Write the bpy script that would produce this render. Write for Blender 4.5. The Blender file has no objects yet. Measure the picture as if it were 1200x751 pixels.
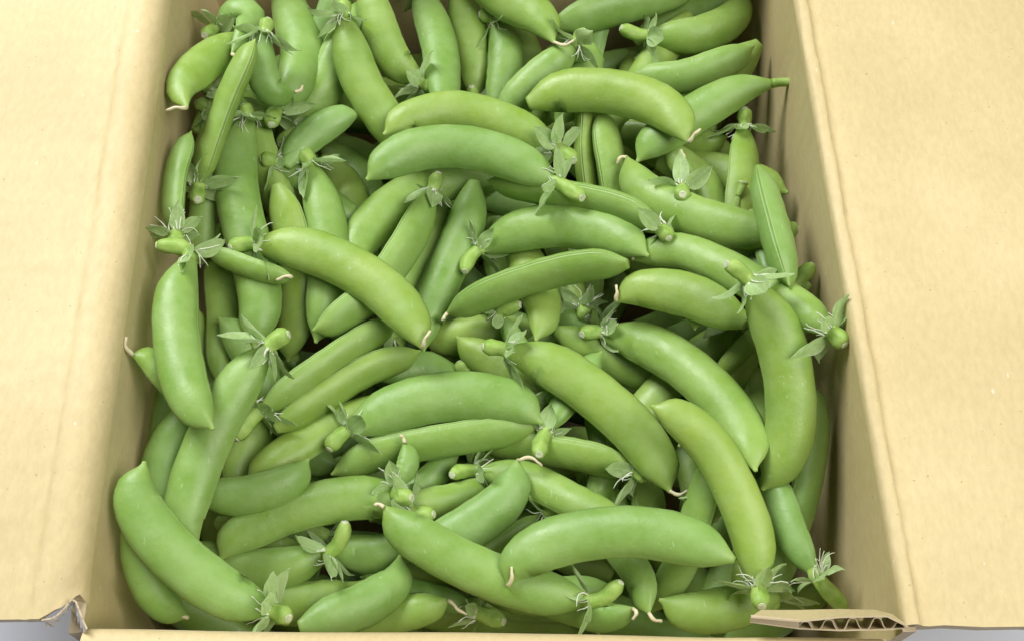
import bpy, bmesh, math, random
import numpy as np
from mathutils import Vector, Matrix, noise

random.seed(7)
sc = bpy.context.scene
col = sc.collection

# ------------------------------------------------------------------ camera
F_PX, CX, CY = 1350.0, 600.0, 375.5          # focal length in pixels of the 1200 px wide photograph
PITCH = math.radians(26)
HEAP_Z = 0.140                                # heap surface, RIM_Z the box rim
RIM_Z = 0.200
DIST = 0.445
CAM = Vector((0, -DIST * math.sin(PITCH), HEAP_Z + DIST * math.cos(PITCH)))
cd = bpy.data.cameras.new('camera')
cd.sensor_width = 36.0
cd.lens = F_PX / 1200 * 36.0
cd.clip_start = 0.01
cd.clip_end = 50
cam = bpy.data.objects.new('camera', cd)
col.objects.link(cam)
cam.location = CAM
cam.rotation_euler = (PITCH, 0, 0)
sc.camera = cam

# ------------------------------------------------------------------ light: soft indoor daylight from a big window
w = bpy.data.worlds.new('World')
sc.world = w
w.use_nodes = True
bg = w.node_tree.nodes['Background']
bg.inputs['Color'].default_value = (0.93, 0.97, 1.0, 1)
bg.inputs['Strength'].default_value = 0.12


def area(name, loc, target, size, power, color):
    l = bpy.data.lights.new(name, 'AREA')
    l.shape = 'SQUARE'
    l.size = size
    l.energy = power
    l.color = color
    o = bpy.data.objects.new(name, l)
    col.objects.link(o)
    o.location = loc
    o.rotation_euler = (Vector(target) - Vector(loc)).to_track_quat('-Z', 'Y').to_euler()
    return o


area('ceiling_light', (0.66, -0.32, 1.25), (0, 0, 0.15), 0.8, 15.5, (1.0, 0.98, 0.92))
area('window_light', (-0.58, 0.66, 1.12), (-0.05, 0, 0.18), 0.6, 21, (0.98, 0.99, 1.0))


vs = sc.view_settings
vs.view_transform = 'Standard'
vs.look = 'None'
vs.exposure = 0.0
vs.gamma = 1.0
vs.use_curve_mapping = False
sc.render.engine = 'CYCLES'
sc.cycles.max_bounces = 6
sc.cycles.diffuse_bounces = 3

RX = Vector((1, 0, 0))
RU = Vector((0, math.cos(PITCH), math.sin(PITCH)))
RF = Vector((0, math.sin(PITCH), -math.cos(PITCH)))


def ray(px, py):
    return RF + RX * ((px - CX) / F_PX) - RU * ((py - CY) / F_PX)


def U(px, py, z):
    """real position, at height z, of a point measured in the photograph"""
    r = ray(px, py)
    return CAM + r * ((z - CAM.z) / r.z)


# ------------------------------------------------------------------ materials
def new_mat(name):
    m = bpy.data.materials.new(name)
    m.use_nodes = True
    nt = m.node_tree
    return m, nt, nt.nodes['Principled BSDF']


def N(nt, kind, **kw):
    n = nt.nodes.new(kind)
    for k, v in kw.items():
        setattr(n, k, v)
    return n


def noise_node(nt, coord, scale, detail=4, rough=0.55):
    n = N(nt, 'ShaderNodeTexNoise')
    n.inputs['Scale'].default_value = scale
    n.inputs['Detail'].default_value = detail
    n.inputs['Roughness'].default_value = rough
    nt.links.new(coord, n.inputs['Vector'])
    return n.outputs['Fac']


def ramp(nt, fac, stops):
    r = N(nt, 'ShaderNodeValToRGB')
    e = r.color_ramp.elements
    while len(e) < len(stops):
        e.new(0.5)
    for i, (p, c) in enumerate(stops):
        e[i].position = p
        e[i].color = (*c, 1) if len(c) == 3 else c
    nt.links.new(fac, r.inputs['Fac'])
    return r.outputs['Color']


def mix(nt, fac, a, b, mode='MIX'):
    n = N(nt, 'ShaderNodeMix', data_type='RGBA', blend_type=mode)
    for key, val in ((0, fac), (6, a), (7, b)):
        if isinstance(val, (int, float)):
            n.inputs[key].default_value = val
        elif isinstance(val, tuple):
            n.inputs[key].default_value = (*val, 1)
        else:
            nt.links.new(val, n.inputs[key])
    return n.outputs[2]


def math_n(nt, op, a, b=None):
    n = N(nt, 'ShaderNodeMath', operation=op)
    for i, v in enumerate((a, b)):
        if v is None:
            continue
        if isinstance(v, (int, float)):
            n.inputs[i].default_value = v
        else:
            nt.links.new(v, n.inputs[i])
    return n.outputs[0]


def bump(nt, p, height, strength, dist, prev=None):
    b = N(nt, 'ShaderNodeBump')
    b.inputs['Strength'].default_value = strength
    b.inputs['Distance'].default_value = dist
    nt.links.new(height, b.inputs['Height'])
    if prev is not None:
        nt.links.new(prev, b.inputs['Normal'])
    nt.links.new(b.outputs['Normal'], p.inputs['Normal'])
    return b.outputs['Normal']


def pod_material():
    m, nt, p = new_mat('pea_pod_skin')
    tc = N(nt, 'ShaderNodeTexCoord')
    oi = N(nt, 'ShaderNodeObjectInfo')
    uv = N(nt, 'ShaderNodeSeparateXYZ')
    nt.links.new(tc.outputs['UV'], uv.inputs[0])
    vadd = N(nt, 'ShaderNodeVectorMath', operation='ADD')
    nt.links.new(tc.outputs['Object'], vadd.inputs[0])
    nt.links.new(oi.outputs['Location'], vadd.inputs[1])
    crd = vadd.outputs[0]
    big = noise_node(nt, crd, 55, 3)
    base = ramp(nt, big, [(0.30, (0.172, 0.308, 0.040)), (0.70, (0.250, 0.390, 0.082))])
    # each pod has its own ripeness
    rip = ramp(nt, oi.outputs['Random'], [(0.0, (0.86, 0.94, 1.15)), (0.5, (1, 1, 1)), (1.0, (1.17, 1.06, 0.85))])
    base = mix(nt, 1.0, base, rip, 'MULTIPLY')
    # waxy bloom, blotchy
    bl = noise_node(nt, crd, 130, 5, 0.65)
    blf = ramp(nt, bl, [(0.30, (0, 0, 0)), (0.85, (1, 1, 1))])
    base = mix(nt, math_n(nt, 'MULTIPLY', blf, 0.30), base, (0.38, 0.53, 0.25))
    # stem end and tip are paler and yellower
    ends = ramp(nt, uv.outputs['X'], [(0.0, (0.75, 0.75, 0.75)), (0.10, (0.0, 0.0, 0.0)), (0.90, (0, 0, 0)), (1.0, (0.9, 0.9, 0.9))])
    base = mix(nt, math_n(nt, 'MULTIPLY', ends, 0.55), base, (0.30, 0.42, 0.10))
    # seams: paler lines (v = 0 and v = 1 is the inner suture)
    v = math_n(nt, 'ABSOLUTE', math_n(nt, 'SUBTRACT', uv.outputs['Y'], 0.5))
    seam = ramp(nt, v, [(0.455, (0, 0, 0)), (0.482, (1, 1, 1)), (0.492, (1, 1, 1)), (0.5, (0.0, 0.0, 0.0))])
    base = mix(nt, math_n(nt, 'MULTIPLY', seam, 0.42), base, (0.29, 0.43, 0.13))
    groove = ramp(nt, v, [(0.490, (0, 0, 0)), (0.499, (1, 1, 1))])
    base = mix(nt, math_n(nt, 'MULTIPLY', groove, 0.5), base, (0.075, 0.17, 0.02))
    # small pale scars and scratches
    sv = N(nt, 'ShaderNodeMapping')
    sv.inputs['Scale'].default_value = (1, 0.28, 1)
    nt.links.new(crd, sv.inputs['Vector'])
    scr = noise_node(nt, sv.outputs[0], 620, 2, 0.5)
    scf = ramp(nt, scr, [(0.705, (0, 0, 0)), (0.75, (1, 1, 1))])
    base = mix(nt, math_n(nt, 'MULTIPLY', scf, 0.45), base, (0.42, 0.54, 0.28))
    nt.links.new(base, p.inputs['Base Color'])
    ro = ramp(nt, bl, [(0.3, (0.33, 0.33, 0.33)), (0.7, (0.56, 0.56, 0.56))])
    nt.links.new(ro, p.inputs['Roughness'])
    p.inputs['Specular IOR Level'].default_value = 0.42
    p.inputs['Subsurface Weight'].default_value = 0.12
    p.inputs['Subsurface Radius'].default_value = (0.6, 1.0, 0.2)
    p.inputs['Subsurface Scale'].default_value = 0.002
    h = noise_node(nt, crd, 190, 4, 0.6)
    bump(nt, p, h, 0.28, 0.0010)
    return m


def simple_mat(name, c1, c2, scale, rough=0.6, sss=0.0, trans=0.0, bumpd=0.0):
    m, nt, p = new_mat(name)
    tc = N(nt, 'ShaderNodeTexCoord')
    f = noise_node(nt, tc.outputs['Object'], scale, 4)
    nt.links.new(ramp(nt, f, [(0.3, c1), (0.7, c2)]), p.inputs['Base Color'])
    p.inputs['Roughness'].default_value = rough
    p.inputs['Specular IOR Level'].default_value = 0.35
    if bumpd:
        bump(nt, p, f, 0.5, bumpd)
    if trans:
        t = N(nt, 'ShaderNodeBsdfTranslucent')
        t.inputs['Color'].default_value = (*c2, 1)
        ms = N(nt, 'ShaderNodeMixShader')
        ms.inputs[0].default_value = trans
        out = nt.nodes['Material Output']
        nt.links.new(p.outputs[0], ms.inputs[1])
        nt.links.new(t.outputs[0], ms.inputs[2])
        nt.links.new(ms.outputs[0], out.inputs['Surface'])
    return m


def sepal_material():
    m, nt, p = new_mat('sepal_leaf')
    tc = N(nt, 'ShaderNodeTexCoord')
    uv = N(nt, 'ShaderNodeSeparateXYZ')
    nt.links.new(tc.outputs['UV'], uv.inputs[0])
    f = noise_node(nt, tc.outputs['Object'], 500, 4)
    c = ramp(nt, f, [(0.3, (0.37, 0.55, 0.19)), (0.7, (0.52, 0.68, 0.32))])
    # veins and a pale dry margin
    vv = math_n(nt, 'ABSOLUTE', math_n(nt, 'SUBTRACT', uv.outputs['Y'], 0.5))
    vein = ramp(nt, vv, [(0.0, (1, 1, 1)), (0.06, (0, 0, 0)), (0.40, (0, 0, 0)), (0.5, (0.9, 0.9, 0.9))])
    c = mix(nt, math_n(nt, 'MULTIPLY', vein, 0.45), c, (0.66, 0.74, 0.54))
    nt.links.new(c, p.inputs['Base Color'])
    p.inputs['Roughness'].default_value = 0.55
    t = N(nt, 'ShaderNodeBsdfTranslucent')
    nt.links.new(c, t.inputs['Color'])
    ms = N(nt, 'ShaderNodeMixShader')
    ms.inputs[0].default_value = 0.36
    nt.links.new(p.outputs[0], ms.inputs[1])
    nt.links.new(t.outputs[0], ms.inputs[2])
    nt.links.new(ms.outputs[0], nt.nodes['Material Output'].inputs['Surface'])
    bump(nt, p, f, 0.3, 0.0005)
    return m


def cardboard_material(name, flute=True, c1=(0.55, 0.445, 0.225), c2=(0.635, 0.525, 0.285)):
    m, nt, p = new_mat(name)
    tc = N(nt, 'ShaderNodeTexCoord')
    o = tc.outputs['Object']
    a = noise_node(nt, o, 14, 4, 0.5)
    base = ramp(nt, a, [(0.3, c1), (0.7, c2)])
    # paper fibre mottling, stretched along the machine direction
    mp = N(nt, 'ShaderNodeMapping')
    mp.inputs['Scale'].default_value = (1.0, 0.45, 1.0)
    nt.links.new(o, mp.inputs['Vector'])
    fb = noise_node(nt, mp.outputs[0], 520, 6, 0.7)
    fbc = ramp(nt, fb, [(0.25, (0.90, 0.89, 0.87)), (0.75, (1.08, 1.08, 1.09))])
    base = mix(nt, 1.0, base, fbc, 'MULTIPLY')
    # recycled-paper specks
    sp = noise_node(nt, o, 700, 1, 0.4)
    spd = ramp(nt, sp, [(0.765, (0, 0, 0)), (0.80, (1, 1, 1))])
    base = mix(nt, math_n(nt, 'MULTIPLY', spd, 0.45), base, (0.24, 0.15, 0.07))
    s2 = noise_node(nt, mp.outputs[0], 430, 1, 0.4)
    spl = ramp(nt, s2, [(0.785, (0, 0, 0)), (0.82, (1, 1, 1))])
    base = mix(nt, math_n(nt, 'MULTIPLY', spl, 0.5), base, (0.80, 0.74, 0.62))
    nt.links.new(base, p.inputs['Base Color'])
    p.inputs['Roughness'].default_value = 0.58
    p.inputs['Specular IOR Level'].default_value = 0.4
    n1 = bump(nt, p, fb, 0.10, 0.0004)
    if flute:
        wv = N(nt, 'ShaderNodeTexWave', bands_direction='Y')
        wv.inputs['Scale'].default_value = 36
        wv.inputs['Distortion'].default_value = 1.2
        wv.inputs['Detail'].default_value = 2
        nt.links.new(o, wv.inputs['Vector'])
        n1 = bump(nt, p, wv.outputs['Fac'], 0.06, 0.0008, n1)
    lg = noise_node(nt, o, 24, 3, 0.5)
    bump(nt, p, lg, 0.10, 0.003, n1)
    return m


M_POD = pod_material()
M_STEM = simple_mat('pod_stem_green', (0.22, 0.38, 0.06), (0.36, 0.50, 0.13), 260, 0.5, bumpd=0.0006)
M_CUT = simple_mat('cut_stem_pale', (0.42, 0.50, 0.25), (0.62, 0.64, 0.48), 900, 0.7, bumpd=0.0004)
M_SEPAL = sepal_material()
M_FIL = simple_mat('dried_filament', (0.58, 0.62, 0.46), (0.80, 0.82, 0.70), 600, 0.6)
M_TIP = simple_mat('dried_tip_thread', (0.55, 0.48, 0.28), (0.75, 0.68, 0.48), 400, 0.6)
M_CARD = cardboard_material('kraft_cardboard')
M_CUTCARD = cardboard_material('cardboard_cut_edge', False, (0.42, 0.33, 0.20), (0.56, 0.46, 0.31))
M_TORN = cardboard_material('torn_paper_fibres', False, (0.52, 0.47, 0.40), (0.68, 0.64, 0.58))
M_TABLE = simple_mat('table_top_pale', (0.60, 0.62, 0.70), (0.64, 0.66, 0.74), 20, 0.5)


# ------------------------------------------------------------------ object helpers
def mesh_obj(name, verts, faces, mat, parent=None, smooth=True, uvs=None):
    me = bpy.data.meshes.new(name)
    me.from_pydata([tuple(v) for v in verts], [], faces)
    if smooth:
        me.polygons.foreach_set('use_smooth', [True] * len(me.polygons))
    if uvs is not None:
        ul = me.uv_layers.new(name='UVMap')
        dat = np.zeros((len(me.loops), 2), dtype=np.float32)
        k = 0
        for f in uvs:
            for c in f:
                dat[k] = c
                k += 1
        ul.data.foreach_set('uv', dat.ravel())
    me.materials.append(mat)
    me.update()
    o = bpy.data.objects.new(name, me)
    col.objects.link(o)
    if parent:
        o.parent = parent
    return o


def empty(name, loc):
    o = bpy.data.objects.new(name, None)
    col.objects.link(o)
    o.location = loc
    o.empty_display_size = 0.02
    return o


def tube(pts, radii, sides=8, cap=True):
    """verts, faces of a tube through pts"""
    pts = [Vector(p) for p in pts]
    n = len(pts)
    V, Fc = [], []
    ref = None
    for i in range(n):
        t = (pts[min(i + 1, n - 1)] - pts[max(i - 1, 0)]).normalized()
        if ref is None:
            ref = Vector((0, 0, 1)) if abs(t.z) < 0.9 else Vector((1, 0, 0))
        s = (ref - t * ref.dot(t)).normalized()
        ref = s
        b = t.cross(s)
        for k in range(sides):
            a = 2 * math.pi * k / sides
            V.append(pts[i] + (s * math.cos(a) + b * math.sin(a)) * radii[i])
    for i in range(n - 1):
        for k in range(sides):
            k2 = (k + 1) % sides
            Fc.append((i * sides + k, i * sides + k2, (i + 1) * sides + k2, (i + 1) * sides + k))
    if cap:
        Fc.append(tuple(range(sides))[::-1])
        Fc.append(tuple((n - 1) * sides + k for k in range(sides)))
    return V, Fc


# ------------------------------------------------------------------ the setting
def build_table():
    s = 1.5
    o = mesh_obj('table_top', [(-s, -s, 0), (s, -s, 0), (s, s, 0), (-s, s, 0)], [(0, 1, 2, 3)], M_TABLE, smooth=False)
    o['kind'] = 'structure'
    return o


build_table()

# ------------------------------------------------------------------ the box
def left_rim(py):
    return U(196 - 0.142 * py, py, RIM_Z)


def right_rim(py):
    return U(933 + 0.176 * py, py, RIM_Z)


A0, A1 = left_rim(0), left_rim(715)
B0, B1 = right_rim(0), right_rim(735)


def on_line(a, b, y):
    return a.x + (b.x - a.x) * (y - a.y) / (b.y - a.y)


YB = U(247, 20, 0.132).y            # inside of the back wall
YF = U(600, 741, RIM_Z).y           # inside of the front wall


def XL(y): return on_line(A0, A1, y)
def XR(y): return on_line(B0, B1, y)


BOX = empty('cardboard_box', (0, (YB + YF) / 2, 0))
BOX['label'] = 'open kraft cardboard box with folded-out flaps, filled with green pea pods'
BOX['category'] = 'box'
BO = BOX.location.copy()
TH = 0.004


def box_part(name, verts, faces, mat=M_CARD, smooth=True, parent=None):
    return mesh_obj(name, [Vector(v) - BO for v in verts], faces, mat, parent or BOX, smooth)


def grid_faces(nu, nv):
    return [(i * nv + j, i * nv + j + 1, (i + 1) * nv + j + 1, (i + 1) * nv + j) for i in range(nu - 1) for j in range(nv - 1)]


def sheet(name, rows, thick_dir=None, thick=TH, mat=M_CARD, bend=0.0):
    """rows[i][j] points of the visible face -> closed sheet with its back face offset by thick along the grid normal"""
    nu, nv = len(rows), len(rows[0])
    V = [Vector(p) for r in rows for p in r]
    bmn = bmesh.new()
    bv = [bmn.verts.new(v) for v in V]
    for f in grid_faces(nu, nv):
        bmn.faces.new([bv[i] for i in f])
    bmn.normal_update()
    nrm = [v.normal.copy() for v in bv]
    bmn.free()
    sgn = 1 if thick_dir is None or sum(n.dot(Vector(thick_dir)) for n in nrm) > 0 else -1
    n0 = len(V)
    V2 = V + [v + n * sgn * thick for v, n in zip(V, nrm)]
    Fc = grid_faces(nu, nv)
    if sgn > 0:
        top = [f[::-1] for f in Fc]
        bot = [tuple(i + n0 for i in f) for f in Fc]
    else:
        top = Fc
        bot = [tuple(i + n0 for i in f[::-1]) for f in Fc]
    edge = []
    bd = [i * nv for i in range(nu)] + [(nu - 1) * nv + j for j in range(1, nv)] + [i * nv + nv - 1 for i in range(nu - 2, -1, -1)] + [j for j in range(nv - 2, 0, -1)]
    m0 = len(V2)
    nb = len(bd)
    V2 = V2 + [V2[q] for q in bd] + [V2[q + n0] for q in bd]
    for a in range(nb):
        b = (a + 1) % nb
        a_, b_, c_, d_ = m0 + a, m0 + b, m0 + nb + b, m0 + nb + a
        edge.append((a_, b_, c_, d_) if sgn < 0 else (b_, a_, d_, c_))
    o = box_part(name, V2, top + bot + edge, mat)
    o.data.materials.append(M_CUTCARD)
    for k in range(len(edge)):
        pl = o.data.polygons[len(top) + len(bot) + k]
        pl.material_index = 1
        pl.use_smooth = False
    return o


def fn(x, y, z, s, seed=0):
    return noise.noise(Vector((x * s + seed, y * s + seed * 1.7, z * s)))


NY = 60
y_back = YB + 0.004


def lerp(a, b, t): return a + (b - a) * t


# side walls: gently bulged board, top ends where the fold begins
def wall_side(sign):
    rows = []
    X = XL if sign < 0 else XR
    for i in range(NY + 1):
        y = lerp(YF + 0.001, y_back, i / NY)
        r = []
        for j in range(25):
            z = lerp(0.006, RIM_Z - 0.004, j / 24)
            bulge = 0.003 * math.sin(math.pi * (j / 24)) * math.sin(math.pi * i / NY)
            wob = 0.0007 * fn(y, z, 0, 30, 3 + sign) * (1 - (j / 24) ** 6)
            # creases pressed into the wall next to the front corner
            cr = 0.0
            if sign < 0:
                d1 = (y - (YF + 0.020)) / 0.0035
                d2 = (y - (YF + 0.006)) / 0.0035
                cr = 0.0034 * (math.exp(-d1 * d1) + 1.2 * math.exp(-d2 * d2)) * (0.4 + 0.6 * j / 24) * (1 - (j / 24) ** 8)
            r.append((X(y) + sign * (bulge + wob + cr), y, z))
        rows.append(r)
    return sheet('wall_panel', rows, (sign, 0, 0))


wall_side(-1)
wall_side(1)
rows = []
for i in range(21):
    t = i / 20
    rows.append([(lerp(XL(YB) - 0.004, XR(YB) + 0.004, t), YB + 0.002 * math.sin(math.pi * t) + 0.003 * math.sin(math.pi * j / 10), lerp(0.006, RIM_Z, j / 10)) for j in range(11)])
sheet('wall_panel', rows, (0, 1, 0))


def front_y(x):
    # front rim runs very slightly askew
    return YF + lerp(0.0018, -0.0008, (x - XL(YF)) / (XR(YF) - XL(YF))) + 0.0006 * fn(x, 0, 0, 25, 9)


rows = []
for i in range(41):
    x = lerp(XL(YF) + 0.002, XR(YF) - 0.005, i / 40)
    rows.append([(x, front_y(x), lerp(0.006, RIM_Z - 0.004, j / 8)) for j in range(9)])
sheet('wall_panel', rows, (0, -1, 0))
# floor of the box
rows = [[(lerp(XL(lerp(YF, YB, j / 6)) - 0.003, XR(lerp(YF, YB, j / 6)) + 0.003, i / 6), lerp(YF - 0.003, YB + 0.003, j / 6), 0.0055) for j in range(7)] for i in range(7)]
sheet('bottom_panel', rows, (0, 0, -1))


# flaps folded outward: each starts with its rounded fold
def flap_side(sign):
    X = XL if sign < 0 else XR
    yf_flap = U(40, 728, RIM_Z).y if sign < 0 else U(1130, 730, RIM_Z).y
    rows = []
    r0 = 0.0085 if sign < 0 else 0.0030
    prof = []
    # (outward offset, z above rim-0.004)
    for k in range(9):
        a = math.pi / 2 * k / 8
        prof.append((r0 * (1 - math.cos(a)), -0.004 + (r0 + 0.0) * math.sin(a)))
    zt = prof[-1][1]
    if sign < 0:
        prof += [(r0 + 0.002, zt + 0.0002), (r0 + 0.0045, zt - 0.0003), (r0 + 0.0062, zt - 0.0014), (r0 + 0.0080, zt - 0.0009), (r0 + 0.0095, zt - 0.0012)]
        prof += [(r0 + 0.0095 + 0.012 * k, zt - 0.0012 - 0.0006 * k) for k in range(1, 13)]
    else:
        prof += [(r0 + 0.0010, zt + 0.0001), (r0 + 0.0018, zt - 0.0009), (r0 + 0.0030, zt - 0.0022), (r0 + 0.0050, zt - 0.0017), (r0 + 0.009, zt - 0.0010)]
        prof += [(r0 + 0.009 + 0.012 * k, zt - 0.0010 - 0.0014 * k) for k in range(1, 13)]
    ny = 150
    for i in range(ny + 1):
        y = lerp(yf_flap, y_back, i / ny)
        r = []
        for k, (dx, dz) in enumerate(prof):
            wob = 0.00045 * fn(y, dx * 4, 0, 55, 5 + sign) + 0.00025 * fn(y, dx * 9, 0, 210, 2 + sign)
            fine = 1.0 if 3 <= k <= 15 else (0.0 if k == 0 else 0.35)
            out = dx + wob * fine * (1.2 if k > 2 else 0)
            zz = RIM_Z + dz + wob * fine + 0.0006 * fn(y, dx, 0, 9, 8 + sign) * min(1, dx / 0.05)
            yy = y
            if i == 0 or i == 1:
                yy += 0.0006 * fn(dx * 60, 0, 0, 3, sign)
            if sign < 0 and k <= 13:
                # the fold has torn and shrunk back at the front corner
                tear = 0.0085 * max(0.0, 1 - abs(dx - 0.0015) / 0.0085)
                yy = y + tear * max(0.0, 1 - i / 14) * (0.9 + 0.25 * fn(dx * 300, 0, 0, 1, 4))
            if sign < 0:
                e = math.exp(-((y - yf_flap) / 0.010) ** 2)
                zz -= 0.0025 * e * math.exp(-((dx - 0.004) / 0.006) ** 2)
            r.append((X(y) + sign * out, yy, zz))
        rows.append(r)
    return sheet('flap', rows, (0, 0, -1))


flap_left = flap_side(-1)
flap_right = flap_side(1)

# front flap, folded outward and hanging down
rows = []
for i in range(101):
    x = lerp(XL(YF) + 0.0015, XR(YF) - 0.0068, i / 100)
    y0 = front_y(x)
    r = []
    for k in range(8):
        a = math.pi / 2 * k / 7
        wob = 0.0004 * fn(x, k * 0.002, 0, 60, 12)
        r.append((x, y0 - 0.005 * (1 - math.cos(a)) - 0.0002, RIM_Z - 0.004 + 0.005 * math.sin(a) + wob))
    for k in range(1, 12):
        wob = 0.0006 * fn(x, k * 0.006, 0, 40, 14)
        r.append((x, y0 - 0.005 - 0.0034 * k + 0.00012 * k * k, RIM_Z + 0.001 - 0.0002 * k - 0.0007 * k * k + wob))
    rows.append(r)
sheet('flap', rows, (0, 0, -1))


# corrugated tab lying in the corner: two liners with the fluting between them
def corrugated_tab():
    kx = [0, 0.30, 0.55, 0.86, 1.0]
    FT = [(880, 722), (937, 727), (985, 722), (1040, 721), (1064, 733)]     # upper front edge
    FB = [(879, 729), (936, 737), (985, 739), (1040, 738), (1064, 736)]     # lower front edge
    BK = [(892, 714), (940, 714), (985, 713), (1026, 714), (1046, 719)]     # back, lower in the box

    def cv(tab, t):
        return (float(np.interp(t, kx, [q[0] for q in tab])), float(np.interp(t, kx, [q[1] for q in tab])))

    ft = lambda t: U(*cv(FT, t), RIM_Z + 0.0065)
    fb = lambda t: U(*cv(FB, t), RIM_Z + 0.0035)

    def bk(t, top):
        p = U(*cv(BK, t), RIM_Z - 0.004)
        return p if top else p + (fb(t) - ft(t)) * 0.9

    n = 44
    for top in (True, False):
        rows = []
        for i in range(n + 1):
            t = i / n
            f, b = (ft(t) if top else fb(t)), bk(t, top)
            r = []
            for j in range(7):
                p = f.lerp(b, j / 6)
                p.z += 0.00025 * fn(p.x, p.y, 0, 160, 6)
                r.append(p)
            rows.append(r)
        sheet('tab_liner', rows, (0, 0, -1) if top else (0, 0, 1), 0.0004)
    rows = []
    m = 150
    for i in range(m + 1):
        t = 0.30 + 0.69 * i / m
        ph = 2 * math.pi * 4.6 * (i / m) + 0.5 * math.sin(5 * i / m)
        h = 0.5 + 0.5 * math.tanh(1.5 * math.sin(ph)) / math.tanh(1.5)
        h = 0.06 + 0.84 * h
        f = fb(t).lerp(ft(t), h)
        b = bk(t, False).lerp(bk(t, True), h)
        rows.append([f.lerp(b, 0.02 + 0.9 * j / 6) for j in range(7)])
    sheet('fluting', rows, (0, 0, -1), 0.0003, M_CUTCARD)
    # crushed, closed part of the cut edge
    rows = []
    for i in range(9):
        t = 0.30 * i / 8
        rows.append([fb(t).lerp(ft(t), 0.02 + 0.96 * j / 4) + (bk(t, True) - ft(t)) * (0.02 + 0.015 * fn(i, j, 0, 1.3, 1)) for j in range(5)])
    sheet('cut_edge', rows, (0, 1, -0.3), 0.0006, M_CUTCARD)


corrugated_tab()


# torn paper at the left front corner
def torn_corner():
    rnd = random.Random(3)
    base = [(48, 726), (60, 724), (69, 719), (77, 711), (84, 702), (88, 704), (92, 714), (96, 725), (101, 736)]
    rows = []
    for i in range(33):
        t = i / 32 * (len(base) - 1)
        k = min(int(t), len(base) - 2)
        a, b = base[k], base[k + 1]
        px, py = lerp(a[0], b[0], t - k), lerp(a[1], b[1], t - k)
        r = []
        for j in range(5):
            q = j / 4
            d = 5.5 * q * (1 + 0.7 * rnd.uniform(-1, 1))
            cx = (78 - px) * 0.2
            r.append(U(px + cx * q + rnd.uniform(-1.2, 1.2) * q, py + d + 1, RIM_Z + 0.0032 - 0.0045 * q + 0.0010 * rnd.uniform(-1, 1) * (0.3 + q)))
        rows.append(r)
    sheet('torn_edge', rows, (0, 0, -1), 0.0005, M_TORN)
    for a, b, s in (((86, 722), (92, 731), 1), ((90, 718), (98, 737), 2), ((84, 712), (89, 727), 3)):
        rows = []
        for i in range(9):
            t = i / 8
            px, py = lerp(a[0], b[0], t), lerp(a[1], b[1], t)
            px += 2.2 * math.sin(t * 9 + s)
            rows.append([U(px, py, RIM_Z - 0.002 - 0.006 * q) for q in (0, 0.5, 1)])
        sheet('torn_edge', rows, (1, 0, 0), 0.0004, M_TORN)


torn_corner()

# ------------------------------------------------------------------ the pods
# P(layer, width, roll, points from the stem end to the tip, ...); points and widths as measured in the photograph
PODS = []
BURIED = 'pea pod lying deep in the heap, largely covered by the pods above it'


def P(layer, W, roll, pts, knob=None, stem='c', tip=None, ext=(0, 0), lab=None, side=0, lift=0.25, sep=5, tilt=0.0, neck=0.3, rip=None):
    PODS.append(dict(L=layer, W=W, roll=roll, pts=pts, knob=knob, stem=stem if knob or stem == 'n' else None, tip=tip,
                     ext=ext, lab=lab, side=side, lift=lift, sep=sep, tilt=tilt, neck=neck))


# --- along the wall with the torn corner, far end first
P(6, 34, 25, [(256, 30), (274, 14), (292, 17), (290, 38), (271, 65)], knob=(240, 42), tip=(13, -9), lab='tightly hooked pea pod by the back corner, leafy calyx against the wall')
P(5, 44, 10, [(285, 42), (256, 61), (230, 83), (215, 105), (219, 128)], tip=(-22, 5), lab='blunt plump pod leaning on the wall beneath the hooked pod, pale thread at its tip')
P(7, 29, 72, [(234, 214), (249, 165), (270, 108), (299, 46)], knob=(232, 234), side=1, lift=0.4, lab='long narrow pod standing seam-up along the wall, round stem knob wrapped in sepals')
P(5, 48, 5, [(326, 126), (346, 98), (354, 60), (342, 20), (322, -22)], knob=(318, 146), lab='broad bright pod with a stem knob hanging below the curl of a shorter pod')
P(6.5, 37, 10, [(310, 40), (305, 68), (310, 94), (325, 109), (348, 108)], knob=(313, 30), tip=(4, -8), lab='short swollen pod curled across a broad pod, tip turned sideways')
P(1, 38, 20, [(397, -4), (382, 40), (362, 88)], ext=(40, 60))
P(2, 44, 15, [(345, 152), (378, 108), (400, 60)], knob=(330, 170), ext=(0, 70))
P(7, 46, 8, [(404, 22), (410, 58), (428, 105), (466, 160)], knob=(402, 2), ext=(0, 25), lab='long pale pod slanting down from a drooping leafy calyx, its tip under a crosswise pod')
P(5, 37, 15, [(335, 196), (354, 168), (384, 146), (422, 133)], lab='stubby tapering pod whose bare point touches the long pale slanting pod')
P(2, 30, 55, [(470, 205), (425, 180), (386, 168)], ext=(20, 30))
P(6, 50, 3, [(290, 140), (277, 185), (280, 240), (296, 305), (306, 360), (298, 408)], knob=(285, 124), lab='long upright bright pod running beneath two leafy calyxes beside the narrow seam-up pod')
P(3, 27, 50, [(206, 272), (203, 238), (208, 195), (224, 154)], side=1, knob=(205, 288), lab='thin shaded pod pressed upright against the wall behind the narrow seam-up pod')
P(1, 22, 0, [(250, 110), (275, 130), (300, 160)], knob=(243, 102), ext=(0, 60))
P(1, 22, 0, [(245, 130), (262, 150), (280, 180)], knob=(236, 124), ext=(0, 60))
P(2, 22, 0, [(232, 206), (238, 180), (250, 140)], knob=(218, 196), ext=(0, 40))
P(3, 38, 20, [(252, 296), (258, 330), (262, 375), (258, 432)], knob=(259, 264), lift=0.9, lab='dark upright pod beneath a pale-ended stem knob with one long hanging sepal', ext=(0, 20))
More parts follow.
